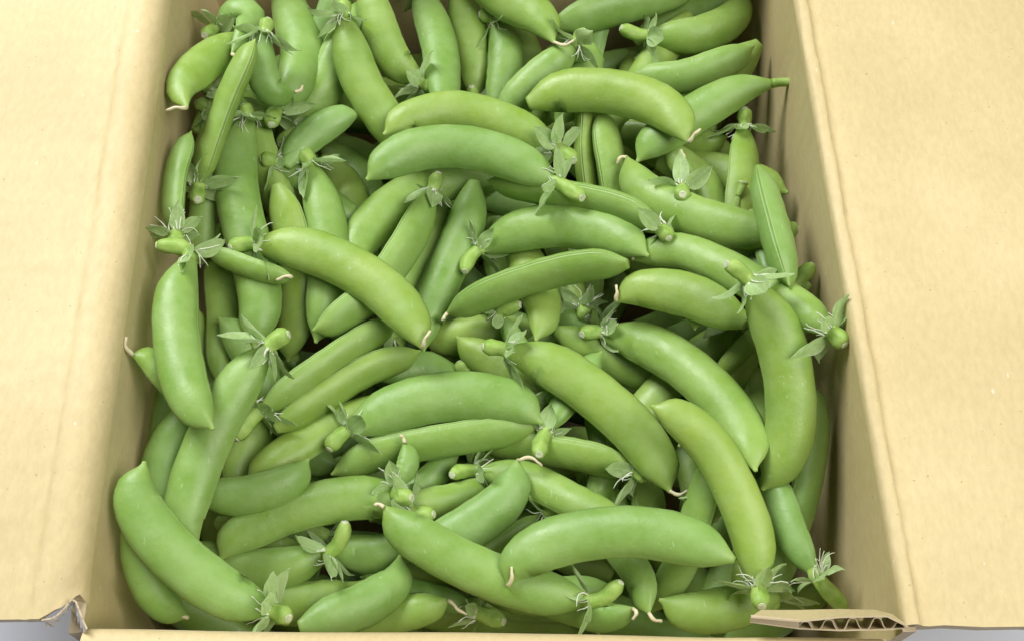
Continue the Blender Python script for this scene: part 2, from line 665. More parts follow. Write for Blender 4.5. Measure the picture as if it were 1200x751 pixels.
P(3, 30, 20, [(235, 300), (236, 260), (240, 220)], ext=(10, 70))
P(9, 53, 5, [(222, 304), (207, 345), (207, 400), (219, 455), (250, 503)], knob=(184, 288), lift=0.15, lab='smooth curved pod near the wall whose beak rests on a slanting pod')
P(8, 53, 5, [(303, 286), (360, 293), (418, 318), (465, 355), (496, 409)], knob=(270, 290), tip=(11, -20), lab='big arched pod crossing several upright pods, whiskery calyx at one end, thread at its tip')
P(6.6, 25, 30, [(262, 302), (302, 317), (344, 325)], tip=(-20, 7), ext=(20, 0), lab='slim pod peeping from under the whiskery calyx of the big arched pod')
P(5, 42, 38, [(324, 216), (338, 262), (346, 312), (347, 368), (337, 424)], side=-1, lab='upright pod with a ridged seam down one edge passing under the big arched pod')
P(5.5, 46, 10, [(366, 196), (378, 238), (386, 285), (382, 345), (370, 402)], knob=(352, 178), lab='upright pod under a wiry stem cluster, running beneath the big arched pod')
P(4, 30, 20, [(326, 192), (350, 206), (378, 228)], knob=(306, 187), ext=(0, 70), lab='shaded pod whose pale stem knob lies on the long upright bright pod')
P(3, 44, 10, [(384, 192), (408, 225), (418, 275)], ext=(10, 60))
P(2, 44, 10, [(392, 180), (424, 214), (440, 262)], ext=(20, 60))
P(2, 40, 30, [(320, 128), (300, 160), (330, 240)], ext=(0, 40))
# --- back of the heap
P(5, 43, 10, [(492, 95), (464, 74), (447, 42), (438, 6)], knob=(508, 103), ext=(0, 30), lab='pod with a pale sepal rosette beside its round stem knob, just above a crosswise pod')
P(6, 42, 15, [(491, -14), (507, 26), (517, 64), (519, 110)], knob=(480, -34), ext=(0, 25), lab='upright pod with a soft shine between a dark gap and a duller upright pod')
P(5, 42, 10, [(556, 112), (558, 74), (549, 30), (528, -16)], knob=(553, 104), lift=1.2, lab='duller upright pod with papery sepals where it meets a crosswise pod')
P(6, 42, 12, [(580, 26), (592, 56), (592, 92), (584, 130)], knob=(562, 18), ext=(0, 20), lab='upright pod with a hooked stem nodding to one side of its top')
P(7, 48, 8, [(548, -22), (594, 0), (628, 20), (650, 51)], tip=(20, -8), lab='thick blunt pod reaching over the nodding-stem pod, pale thread at its corner')
P(6, 44, 10, [(672, 54), (648, 78), (606, 116)], knob=(684, 36), ext=(0, 40), lab='pod with a frayed shaggy calyx tucked behind the thread-tipped blunt pod')
P(8, 51, 5, [(618, 122), (662, 107), (720, 108), (775, 126), (808, 168)], knob=None, tip=(14, -14), lab='large smooth arched pod near the back, ending in a sharp point with tan thread')
P(9, 43, 10, [(648, 172), (600, 146), (540, 129), (490, 136), (449, 158)], knob=(672, 188), lab='upper of two parallel crosswise pods, stem end drooping over small sepals')
P(10, 49, 5, [(648, 212), (600, 187), (540, 172), (480, 178), (429, 211)], knob=(682, 232), lab='lower of two parallel crosswise pods, crumpled calyx resting on a seamed pod')
P(4, 42, 30, [(668, 24), (712, 12), (760, 0), (822, -20)], side=-1, ext=(20, 0), lab='seamed pod lying lengthwise at the back behind a star-shaped calyx')
P(3, 34, 10, [(760, 40), (795, 18), (842, 2)], ext=(20, 30))
P(6, 42, 8, [(764, 42), (815, 42), (855, 24), (872, -14)], knob=(728, 33), lab='pod curving up to the back corner from a spreading star-shaped calyx')
P(5, 37, 12, [(758, 92), (800, 90), (846, 74), (884, 54)], lab='pod with rounded end nestled below the star-calyx pod against the shaded wall', ext=(20, 0))
P(5, 46, 10, [(905, 98), (866, 106), (820, 130), (776, 160), (746, 190)], knob=(938, 98), stem='n', lab='pod with a long bare tapering neck pointing at the shaded wall')
P(4, 40, 10, [(790, 40), (768, 70), (748, 104)], ext=(30, 60))
P(1, 30, 10, [(700, 78), (735, 72), (775, 66)], ext=(30, 60))
P(2, 36, 10, [(640, 60), (690, 70), (660, 130)], ext=(0, 20))
P(1, 30, 30, [(600, 30), (620, 60), (625, 110)], ext=(30, 40))
P(1, 34, 30, [(700, 20), (690, 60), (680, 110)], ext=(30, 40))
P(4, 25, 80, [(686, 134), (685, 180), (690, 226)], side=1, ext=(40, 50), lab='thin pale pod standing edge-up beside a pointed pod between two arched pods')
P(5, 36, 55, [(724, 256), (718, 200), (703, 126)], side=-1, ext=(60, 0), lab='pod standing upright with its sharp point up and a dark seam down one side')
P(2, 34, 10, [(770, 180), (740, 150), (740, 120)], ext=(30, 60))
P(3, 34, 15, [(796, 164), (826, 168), (853, 160)], ext=(90, 0), lab='small dark pod tapering to a point below the bare-necked pod')
P(4, 38, 40, [(872, 150), (872, 190), (868, 236)], knob=(872, 127), ext=(0, 80), lift=0.6, lab='dark upright pod against the shaded wall, its calyx spread like a frilled collar')
P(7.5, 36, 15, [(800, 220), (803, 205), (802, 184)], knob=(800, 228), lift=1.2, tip=(-2, -8), lab='small round pod seen end-on, four sepals spread around its pale cut stem')
P(3, 36, 20, [(800, 190), (828, 218), (836, 250)], ext=(30, 40))
P(2, 46, 10, [(790, 195), (830, 200), (866, 210)], ext=(20, 60))
P(6.5, 49, 6, [(900, 276), (850, 266), (800, 250), (757, 226), (733, 183)], tip=(-8, 12), lab='smooth plump pod with a curved point, lying under the pod seen end-on', ext=(10, 0))
P(5, 26, 20, [(865, 231), (856, 250), (846, 275), (836, 310)], knob=(869, 220), stem='n', lift=0.25, ext=(0, 80), lab='bare trumpet-shaped stem neck poking up between pods near the shaded wall')
P(5, 19, 20, [(880, 246), (888, 270), (896, 300)], ext=(0, 90), lab='small pointed pod end poking up beside the bare stem neck')
P(8, 38, 84, [(889, 198), (900, 240), (912, 285), (925, 336)], side=1, lab='pod lying seam-up along the shaded wall with a straight groove down its middle')
P(4, 26, 20, [(915, 272), (880, 285), (850, 300)], knob=(933, 270), ext=(0, 70), lab='pod hidden but for a pale stem knob behind the grooved seam-up pod')
P(4, 24, 20, [(925, 345), (905, 375), (880, 400)], knob=(952, 311), ext=(0, 60), lab='pod hidden but for a forked leafy stem touching the shaded wall')
P(7, 42, 12, [(972, 387), (935, 360), (885, 332), (838, 308), (790, 293), (739, 304)], knob=(990, 404), tip=(6, -17), lab='long pod ending in a ragged stem that rests on the shaded wall')
P(3, 36, 15, [(930, 330), (890, 310), (860, 300)], ext=(20, 60))
P(7, 50, 6, [(858, 370), (808, 346), (758, 340), (720, 353)], tip=(0, -19), ext=(20, 0), lab='fat pod with an upright white curl at its tip, under the long ragged-stem pod')
P(9, 57, 4, [(880, 334), (908, 382), (924, 440), (926, 505), (905, 555), (893, 574)], knob=(852, 310), lift=0.5, lab='largest upright pod beside the shaded wall, stiff sepals standing at its top')
P(5, 36, 45, [(908, 694), (922, 645), (944, 575), (955, 505), (950, 450)], side=-1, knob=(900, 708), lab='ribbed pod squeezed between the largest upright pod and the shaded wall')
# --- middle of the heap
P(4, 48, 8, [(574, 207), (522, 211), (466, 236), (424, 278), (414, 310)], lab='wide pod under the two parallel crosswise pods, partly behind a yellow stem knob', ext=(30, 20))
P(6, 42, 40, [(506, 226), (490, 262), (468, 300), (435, 344), (398, 371), (366, 388)], knob=(514, 203), side=1, lab='long pod with a yellow-green stem knob, running beneath the big arched pod', lift=0.4)
P(3, 30, 30, [(518, 236), (508, 285), (488, 325)], ext=(20, 60))
P(5, 46, 10, [(554, 222), (544, 268), (521, 320), (500, 372), (498, 392)], ext=(10, 20), lab='smooth slanting pod between the yellow-knobbed pod and a papery calyx')
P(2, 44, 20, [(566, 210), (592, 252), (588, 290)], ext=(20, 60))
P(7, 51, 5, [(566, 290), (610, 270), (662, 264), (712, 274), (760, 300)], knob=(545, 318), lift=0.1, lab='broad crosswise pod with a papery pale calyx drooping at one end')
P(8, 34, 55, [(772, 268), (735, 246), (690, 233), (625, 222), (571, 212)], knob=(780, 276), side=1, sep=3, lab='slender seamed pod passing under the crumpled calyx of a crosswise pod')
P(3, 36, 15, [(580, 232), (620, 240), (660, 250)], ext=(30, 40))
P(8, 39, 50, [(736, 309), (690, 311), (640, 321), (580, 341), (522, 368)], side=1, tip=(-4, 6), lab='straight crosswise pod with a dark seam line along its upper side')
P(5, 46, 10, [(612, 296), (628, 330), (635, 362), (628, 400)], ext=(30, 0), lab='upright pod passing under the middle of the dark-seamed straight pod')
P(4, 46, 8, [(585, 390), (540, 395), (498, 391)], ext=(40, 10), lab='dull crosswise pod behind the tip of the big arched pod')
P(6, 24, 20, [(588, 372), (604, 400), (625, 430)], knob=(609, 357), lift=0.5, ext=(0, 60), lab='pod showing only a round stem knob and broad sepals under the dark-seamed straight pod')
P(3, 40, 15, [(650, 350), (668, 380), (690, 415)], ext=(30, 60))
P(2, 40, 15, [(690, 330), (680, 370), (700, 420)], ext=(30, 60))
P(4, 26, 15, [(680, 360), (672, 335), (660, 310)], knob=(688, 372), ext=(0, 50), lab='small shaded pod with dark leafy sepals below the dark-seamed straight pod')
P(3, 42, 15, [(668, 396), (710, 418), (748, 436)], ext=(20, 60))
P(9, 56, 4, [(598, 412), (650, 430), (702, 466), (750, 512), (786, 577)], knob=(566, 406), lift=0.15, tip=(17, -7), lab='long glossy diagonal pod with white fibres at its calyx and a small tip thread')
P(9, 55, 4, [(708, 390), (762, 405), (816, 440), (862, 492), (886, 552)], knob=(682, 392), lift=0.2, lab='matt pale arched pod beside the glossy diagonal pod, threadlike fibres at its calyx')
P(10, 50, 4, [(888, 684), (882, 628), (856, 562), (820, 508), (763, 475)], knob=(893, 710), lift=0.3, lab='smooth arched pod with a fine point uppermost and a bow-shaped calyx at its foot')
P(4, 42, 20, [(860, 384), (828, 408), (790, 442), (745, 490)], knob=(866, 372), ext=(0, 50), lab='pod with frilly stem end squeezed under the matt pale arched pod')
P(3, 42, 15, [(890, 385), (862, 430), (830, 475)], ext=(20, 60))
P(2, 36, 15, [(840, 375), (800, 395), (750, 420)], ext=(20, 40))
P(2, 42, 20, [(800, 430), (765, 470), (745, 500)], ext=(20, 60))
P(1, 44, 20, [(880, 440), (890, 500), (870, 560)], ext=(20, 40))
# --- lower part, wall with the torn corner
P(4, 36, 30, [(228, 490), (206, 452), (180, 426), (153, 414)], tip=(0, -18), lab='small pod tip with a white curl poking towards the wall behind a smooth curved pod')
P(8.5, 53, 14, [(311, 410), (282, 446), (250, 503), (226, 563), (219, 605), (231, 641)], knob=(338, 392), lab='long slanting pod running from a frilly stem to a point beside the huge corner pod')
P(4, 42, 15, [(318, 465), (292, 415), (256, 371)], ext=(60, 0), lab='pod with a bent bare tip showing above the long slanting pod')
P(3, 46, 10, [(310, 430), (302, 490), (278, 555)], ext=(30, 30), lab='flat shaded pod running beside the long slanting pod, below a ribbed stem end')
P(7, 37, 42, [(310, 478), (350, 450), (402, 414), (466, 372)], side=-1, knob=(276, 514), lift=0.1, lab='straight ridged pod with a tufted ribbed stem, upper of two parallel diagonal pods')
P(6, 38, 40, [(322, 503), (372, 470), (430, 434), (493, 411)], side=-1, lab='straight pod with a pinched seam, lower of two parallel diagonal pods')
P(4, 42, 30, [(450, 478), (400, 494), (352, 520), (306, 550)], ext=(40, 20), lab='pod lying behind the shaggy calyx of a broad humped pod')
P(3, 46, 8, [(212, 496), (190, 545), (198, 605)], ext=(30, 20), lab='shaded pod between the long slanting pod and the huge corner pod')
P(2, 22, 20, [(200, 430), (190, 485), (182, 540)], ext=(40, 0))
P(1, 40, 20, [(230, 380), (250, 450), (240, 500)], ext=(20, 20))
P(1, 30, 20, [(310, 410), (330, 440), (370, 470)], ext=(20, 20))
P(2, 26, 20, [(336, 430), (318, 460), (300, 500)], knob=(345, 412), ext=(0, 40))
P(10, 59, 4, [(316, 714), (262, 694), (204, 650), (164, 594), (169, 540)], knob=(338, 724), lift=0.3, lab='huge arched pod filling the corner nearest the torn cardboard')
P(4, 42, 10, [(160, 630), (168, 668), (186, 702), (222, 724)], tip=(-18, 3), ext=(30, 0), lab='dark pod under the huge corner pod with a pale hooked thread at its tip')
P(8.4, 46, 10, [(246, 580), (286, 581), (324, 571), (347, 555), (362, 537)], ext=(20, 0), lab='short yellowish pod with an upturned point beside the long slanting pod')
P(8.2, 51, 6, [(478, 598), (440, 583), (390, 586), (330, 602), (284, 626), (257, 656)], knob=(508, 602), lab='wavy pod whose sharp tip points at the long slanting pod')
P(7, 50, 6, [(380, 650), (330, 666), (280, 666), (232, 640)], knob=(404, 612), lift=0.5, lab='pod with a five-pointed leafy calyx standing over a dark gap', ext=(0, 10))
P(3, 40, 20, [(270, 620), (300, 640), (350, 650)], ext=(20, 20))
P(2, 30, 10, [(380, 630), (350, 625), (310, 630)], knob=(362, 622), ext=(0, 20))
P(6, 50, 8, [(325, 708), (366, 706), (404, 696), (427, 680)], ext=(40, 0), lab='stubby pod end with a snub point in front of the leafy five-pointed calyx')
P(7, 50, 8, [(388, 722), (428, 708), (460, 682), (469, 650)], ext=(40, 0), lab='upturned pod end leaning behind the snub-pointed pod end')
P(5, 41, 8, [(432, 726), (480, 717), (528, 702)], ext=(60, 0), tip=(20, 14), lab='low pod whose dark thread reaches a lone stem knob at the front wall')
P(4, 26, 10, [(555, 715), (520, 700), (480, 690)], knob=(590, 728), ext=(0, 60), lab='pod showing just a round green stem knob and one sepal at the front wall')
P(4, 46, 10, [(400, 645), (440, 650), (470, 640)], ext=(20, 40), lab='pod bulging out behind the upturned pod end')
# --- lower part, middle
P(8, 57, 5, [(412, 502), (468, 476), (530, 464), (592, 471), (636, 496)], knob=(386, 526), lift=0.1, lab='broad humped pod with a shaggy papery calyx, lying over a thinner pod')
P(6, 40, 35, [(600, 504), (510, 518), (440, 532), (388, 556)], side=1, ext=(30, 0), lab='thinner seamed pod tucked under the broad humped pod')
P(4, 42, 15, [(640, 470), (604, 446), (566, 418)], knob=(658, 486), ext=(0, 40), lift=0.5, lab='pod with folded sepals and a white-tipped stem under the glossy diagonal pod')
P(3, 44, 12, [(530, 450), (495, 432), (462, 440)], ext=(40, 20))
P(3, 30, 10, [(550, 438), (585, 450), (620, 480)], knob=(540, 424), ext=(0, 40), lab='pod hidden but for a fuzzy white-haired calyx above the broad humped pod')
P(2, 40, 10, [(460, 400), (440, 420), (470, 440)], ext=(20, 20))
P(2, 30, 10, [(455, 395), (440, 410), (425, 430)], knob=(470, 382), ext=(0, 40))
P(5, 39, 45, [(742, 551), (692, 536), (622, 524), (560, 521)], side=1, knob=(752, 556), lab='seamed crosswise pod passing behind the pod with the pale round stem knob')
P(7, 32, 20, [(642, 502), (656, 480), (676, 452)], knob=(632, 532), lift=0.6, ext=(0, 50), lab='pod with a lumpy round stem knob and large sepals standing over a seamed crosswise pod')
P(8.3, 28, 20, [(470, 560), (478, 542), (474, 516)], knob=(482, 583), lift=0.6, tip=(-6, -4), ext=(10, 0), lab='little pod with a white-ended stem knob and two rounded sepals over the wavy pod')
P(6, 42, 15, [(562, 552), (620, 562), (678, 590)], knob=(530, 556), ext=(0, 60), lift=0.5, lab='pod with a big lumpy sideways stem beside a tan tip thread')
P(3, 30, 15, [(520, 540), (510, 560), (490, 600)], knob=(532, 533), ext=(0, 30))
P(8, 52, 8, [(498, 642), (546, 620), (590, 586), (608, 537)], tip=(24, 14), ext=(20, 0), lab='pod rising to a tall pointed tip with a tan hooked thread')
P(4, 40, 15, [(570, 575), (525, 588), (470, 594)], ext=(20, 20))
P(3, 36, 15, [(520, 545), (490, 575), (450, 600)], ext=(20, 20))
P(9, 54, 5, [(684, 703), (620, 690), (550, 664), (490, 630), (448, 592)], knob=(727, 682), lift=0.4, tip=(-8, 2), lab='long arched pod near the front wall with wide pale sepals at its stem')
P(5, 29, 40, [(634, 606), (600, 630), (556, 660)], knob=(657, 578), lift=0.5, ext=(0, 30), side=1, lab='thin pod with a white woolly collar below its round stem')
P(10, 58, 4, [(861, 656), (802, 632), (730, 622), (652, 634), (610, 660), (594, 688)], tip=(2, -26), lab='broad matt arched pod lying across the front, upright pale thread at its tip', neck=0.12)
P(6, 38, 30, [(664, 712), (706, 722), (744, 712)], ext=(50, 0), tip=(-6, 12), lab='low pod end under the wide pale sepals by the front wall')
P(5, 38, 25, [(722, 640), (750, 678), (761, 720)], tip=(14, 3), ext=(50, 0), side=-1, lab='upright pod end with a shrivelled tan tip below the broad matt pod')
P(4, 40, 35, [(832, 552), (816, 608), (795, 665), (762, 718)], side=-1, ext=(20, 0), lab='ribbed pod running beneath the broad matt pod towards the front wall')
P(7, 51, 6, [(912, 696), (858, 712), (815, 716), (772, 702)], lab='plump pod with a blunt side point under the bow-shaped calyx')
P(3, 22, 15, [(836, 590), (850, 560), (860, 520)], knob=(838, 608), ext=(0, 40), lab='pod hidden but for a yellowish stem knob between two arched pods')
P(5, 38, 20, [(952, 668), (930, 632), (915, 590)], knob=(990, 712), ext=(0, 50), lift=-0.3, lab='shaded pod with a long ribbed stem ending at the corrugated tab')
P(2, 40, 20, [(755, 560), (760, 600), (740, 640)], ext=(20, 20))
P(1, 44, 20, [(690, 560), (720, 600), (760, 620)], ext=(20, 20))
P(2, 40, 20, [(700, 490), (715, 530), (700, 580)], ext=(20, 20))
P(1, 44, 20, [(640, 600), (610, 640), (600, 680)], ext=(20, 20))
P(1, 44, 20, [(880, 600), (890, 640), (870, 690)], ext=(20, 20))
P(1, 44, 20, [(800, 520), (820, 570), (810, 620)], ext=(20, 20))
P(1, 44, 10, [(560, 470), (600, 500), (660, 520)], ext=(20, 20))
P(1, 44, 10, [(420, 560), (460, 540), (520, 530)], ext=(20, 20))
P(1, 44, 10, [(300, 500), (330, 520), (380, 540)], ext=(20, 20))
P(1, 44, 10, [(560, 690), (640, 700), (700, 690)], ext=(0, 20))
P(1, 44, 10, [(600, 380), (640, 400), (720, 390)], ext=(20, 20))

# a deeper layer, seen only through the gaps
def project(v):
    q = v - CAM
    dp = q.dot(RF)
    return (CX + F_PX * q.dot(RX) / dp, CY - F_PX * q.dot(RU) / dp)


rnd = random.Random(21)
for zl, lay, nx, ny in ((0.100, 0.0, 7, 9), (0.080, -1.0, 6, 8)):
    for gx in range(nx):
        for gy in range(ny):
            y = lerp(YF + 0.008, YB - 0.008, (gy + 0.5 + rnd.uniform(-0.3, 0.3)) / ny)
            x = lerp(XL(y) + 0.006, XR(y) - 0.006, (gx + 0.5 + rnd.uniform(-0.3, 0.3)) / nx)
            a = rnd.uniform(0, math.pi)
            for tr in range(30):
                c, s_ = math.cos(a), math.sin(a)
                e = [(x + q * c * 0.038, y + q * s_ * 0.038) for q in (-1, 1)]
                if all(XL(ey) + 0.0105 < ex < XR(ey) - 0.0105 and YF + 0.0105 < ey < YB - 0.0105 for ex, ey in e):
                    break
                a += 0.35
            k = rnd.uniform(-0.008, 0.008)
            q3 = [Vector((e[0][0], e[0][1], zl)), Vector((x - s_ * k, y + c * k, zl)), Vector((e[1][0], e[1][1], zl))]
            P(lay, 44, rnd.uniform(5, 40), [project(q) for q in q3])

for first, lab in {
    (397, -4): 'shaded pod end between the broad bright pod and the long pale slanting pod',
    (345, 152): 'large dull pod lying behind the stubby tapering pod and the long pale slanting pod',
    (470, 205): 'dark seamed pod under the ends of the two parallel crosswise pods',
    (250, 110): 'small dark pod stem in the gap under the blunt plump pod',
    (245, 130): 'lower small dark pod stem in the gap under the blunt plump pod',
    (232, 206): 'small stem knob between the wall-pressed thin pod and the narrow seam-up pod',
    (235, 300): 'short stretch of pod below the stem knob of the narrow seam-up pod',
    (384, 192): 'dull broad pod behind the upright pod with the wiry stem cluster',
    (392, 180): 'dull pod edge showing behind another broad pod below the stubby tapering pod',
    (320, 128): 'sliver of pod between the long upright bright pod and the broad stem-knobbed pod',
    (760, 40): 'sliver of pod showing above the star-calyx pod at the back',
    (790, 40): 'yellowish pod under the star-shaped calyx and the round-ended pod',
    (700, 78): 'dark pod between the shaggy frayed calyx and the star-shaped calyx',
    (640, 60): 'pod passing down behind the shaggy frayed calyx to the large arched pod',
    (600, 30): 'dark upright pod beside the nodding-stem pod',
    (700, 20): 'dark upright pod beside the frayed shaggy calyx',
    (770, 180): 'dark pod between the sharp-pointed upright pod and the bare-necked pod',
    (800, 190): 'dark pod curving down behind the pod seen end-on',
    (790, 195): 'dark broad pod between the end-on pod and the frilled-collar pod',
    (930, 330): 'shaded pod beneath the tip of the grooved seam-up pod',
    (518, 236): 'narrow shaded pod alongside the yellow-green stem knob pod',
    (566, 210): 'shaded pod between the smooth slanting pod and the papery calyx pod',
    (580, 232): 'shaded pod between the slender seamed pod and the broad crosswise pod',
    (650, 350): 'dull pod below the middle of the dark-seamed straight pod',
    (690, 330): 'dark pod next to the white-curled tip of a fat pod',
    (668, 396): 'pod lying under the calyx of the matt pale arched pod',
    (890, 385): 'shiny pod behind the largest upright pod and the matt pale arched pod',
    (840, 375): 'pod between the fat white-curled pod and the matt pale arched pod',
    (800, 430): 'pod in the gap between the glossy diagonal pod and the matt pale arched pod',
    (880, 440): 'dark pod in the gap beside the largest upright pod',
    (200, 430): 'thin dark upright pod squeezed between the wall and the smooth curved pod',
    (230, 380): 'dark pod behind the beak of the smooth curved pod',
    (310, 410): 'dark pod above the tufted ribbed stem',
    (336, 430): 'small ribbed stem below the frilly stem of the long slanting pod',
    (270, 620): 'dark pod under the tip of the wavy pod',
    (380, 630): 'small yellowish stem beside the leafy five-pointed calyx',
    (530, 450): 'pod between the lower parallel diagonal pod and the broad humped pod',
    (460, 400): 'dark pod under the thread tip of the big arched pod',
    (455, 395): 'small stem and sepal behind the tip of the big arched pod',
    (520, 540): 'dark stem knob behind the big lumpy sideways stem',
    (570, 575): 'dull pod between the wavy pod stem and the tall-pointed pod',
    (520, 545): 'dark pod behind the little white-ended stem knob',
    (755, 560): 'dark pod below the seamed crosswise pod and the glossy diagonal tip',
}.items():
    for d in PODS:
        if d['pts'][0] == first and not d['lab']:
            d['lab'] = lab

MPP = DIST / F_PX                    # metres per pixel at the heap


def spline(pts, n):
    """Catmull-Rom through pts, n samples evenly by arc length"""
    p = [np.array(q, float) for q in pts]
    p = [2 * p[0] - p[1]] + p + [2 * p[-1] - p[-2]]
    dense = []
    for i in range(1, len(p) - 2):
        for t in np.linspace(0, 1, 120, endpoint=False):
            a, b, c, d = p[i - 1], p[i], p[i + 1], p[i + 2]
            dense.append(0.5 * (2 * b + (c - a) * t + (2 * a - 5 * b + 4 * c - d) * t * t + (3 * b - a - 3 * c + d) * t ** 3))
    dense.append(p[-2])
    dense = np.array(dense)
    seg = np.r_[0, np.cumsum(np.linalg.norm(np.diff(dense, axis=0), axis=1))]
    s = np.linspace(0, seg[-1], n)
    return np.c_[np.interp(s, seg, dense[:, 0]), np.interp(s, seg, dense[:, 1])], seg[-1]


for d in PODS:
    pts = [tuple(q) for q in d['pts']]
    e0, e1 = d['ext']

    def extend(a, b, e):
        v = np.array(a, float) - np.array(b, float)
        v /= np.linalg.norm(v)
        return tuple(np.array(a) + v * e)
    if e0:
        pts = [extend(pts[0], pts[1], e0)] + pts
    if e1:
        pts = pts + [extend(pts[-1], pts[-2], e1)]
    d['pts'] = pts
    d['line'], d['len'] = spline(pts, 600)

# ---- settle: find the height and tilt of every pod so that pods lie on, not in, each other
NS = 11
K = len(PODS)
sx = np.zeros((K, NS, 2))
hw = np.zeros((K, NS))
hv = np.zeros((K, NS))
prof_t = np.array([0, .05, .12, .25, .5, .72, .84, .92, 1.0])
prof_w = np.array([.42, .58, .78, .97, 1.0, .98, .86, .58, .2])
for k, d in enumerate(PODS):
    sx[k] = d['line'][np.linspace(0, 599, NS).astype(int)]
    pw = np.interp(np.linspace(0, 1, NS), prof_t, prof_w)
    ph = math.radians(d['roll'])
    a = d['W'] / 2 / math.sqrt(math.cos(ph) ** 2 + (0.66 * math.sin(ph)) ** 2)
    d['a_px'] = a
    hw[k] = d['W'] / 2 * pw
    hv[k] = a * math.sqrt((0.66 * math.cos(ph)) ** 2 + math.sin(ph) ** 2) * pw
Lay = np.array([d['L'] + 0.001 * i for i, d in enumerate(PODS)])
u = np.linspace(-0.5, 0.5, NS)
flat = sx.reshape(-1, 2)
pid = np.repeat(np.arange(K), NS)
uu = np.tile(u, K)
hwf, hvf = hw.ravel(), hv.ravel()
ii, jj, need = [], [], []
for i in range(K * NS):
    dd = np.linalg.norm(flat - flat[i], axis=1)
    lim = hwf + hwf[i]
    c = np.where((dd < lim * 0.97) & (Lay[pid] < Lay[pid[i]]))[0]
    for j in c:
        ii.append(i)
        jj.append(j)
        need.append(0.93 * (hvf[i] + hvf[j]) * math.sqrt(max(0, 1 - (dd[j] / lim[j]) ** 2)))
ii, jj, need = np.array(ii), np.array(jj), np.array(need) * MPP
lens = np.array([d['len'] for d in PODS])
az = HEAP_Z + 0.002 * (Lay - 9)
bz = np.zeros(K)
target = HEAP_Z + np.where(Lay >= 0.9, 0.0028 * (Lay - 7.8), np.where(Lay >= -0.1, -0.050, -0.068))
# height at which a sample would touch a side wall: it must stay above that
zmin = np.full(K * NS, 0.02)
zmax = np.full(K * NS, RIM_Z - 0.006)
for i in range(K * NS):
    px, py = flat[i]
    r = hwf[i] * MPP * 0.9
    R = ray(px, py)
    for z in np.arange(0.03, 0.196, 0.004):
        p = CAM + R * ((z - CAM.z) / R.z)
        if p.x - r < XL(p.y) + 0.0015 or p.x + r > XR(p.y) - 0.0015 or p.y + r > YB:
            zmin[i] = max(zmin[i], z + 0.004)
        if p.y - r < YF + 0.001:
            zmax[i] = min(zmax[i], z - 0.002)
zmin = np.minimum(zmin, 0.190)
bmax = 0.42 * lens * MPP
for it in range(700):
    z = (az[pid] + bz[pid] * uu)
    v = need - (z[ii] - z[jj])
    m = v > 0
    fa = np.zeros(K)
    fb = np.zeros(K)
    cnt = np.zeros(K)
    vi = v[m]
    for idx, sgn, wgt in ((ii[m], 0.55, 1), (jj[m], -0.55, 1)):
        # weigh the strongest violations most
        w2 = vi ** 2 + 1e-12
        np.add.at(fa, pid[idx], sgn * vi * w2)
        np.add.at(fb, pid[idx], sgn * vi * w2 * uu[idx] * 5)
        np.add.at(cnt, pid[idx], w2)
    ok = cnt > 0
    az[ok] += 0.6 * fa[ok] / cnt[ok]
    bz[ok] += 0.6 * fb[ok] / cnt[ok]
    g = 0.03 if it < 500 else 0.012
    az += g * (target - az)
    bz *= 1 - g
    z = (az[pid] + bz[pid] * uu)
    for lim, sg in ((zmin, 1), (zmax, -1)):
        pen = np.maximum(0, sg * (lim - z)).reshape(K, NS)
        w2 = pen ** 2 + 1e-12
        tot = w2.sum(1)
        az += sg * 0.5 * (pen * w2).sum(1) / tot
        bz += sg * 0.5 * (pen * w2 * u).sum(1) * 5 / tot
    bz = np.clip(bz, -bmax, bmax)
z = (az[pid] + bz[pid] * uu)
v = np.maximum(0, need - (z[ii] - z[jj]))
print('SETTLE pods', K, 'pairs', len(ii), 'max overlap mm', 1000 * v.max(), 'mean', 1000 * v.mean(), 'z range', z.min(), z.max())

# ---- geometry of one pod
# towards the tip the outer edge rounds over and the inner edge runs straight into a small beak
# (distance from the tip in pod widths -> half width)
E_T = np.array([0, .05, .10, .17, .28, .44, .66, 1.0, 1.45])
E_O = np.array([.075, .11, .17, .34, .60, .82, .94, .99, 1.0])
E_I = np.array([.075, .11, .15, .24, .38, .57, .77, .93, 1.0])
S_T = np.array([0, .10, .24, .43, .69, 1.0, 1.45])
S_W = np.array([0, .12, .33, .60, .83, .96, 1.0])
ANG = []
for k in range(-13, 14):
    t = k / 14.0
    ANG.append(math.pi * math.copysign(abs(t) ** 1.0, t))
fine = [-0.30, -0.19, -0.11, -0.05, 0.0, 0.05, 0.11, 0.19, 0.30]
ANG = sorted([a for a in ANG if abs(a) > 0.36] + fine + [math.pi])
NA = len(ANG)


def frame_at(P3, i, nrm):
    t = (P3[min(i + 1, len(P3) - 1)] - P3[max(i - 1, 0)]).normalized()
    n = (nrm - t * nrm.dot(t)).normalized()
    s = t.cross(n)
    return t, s, n


SEPALS = []


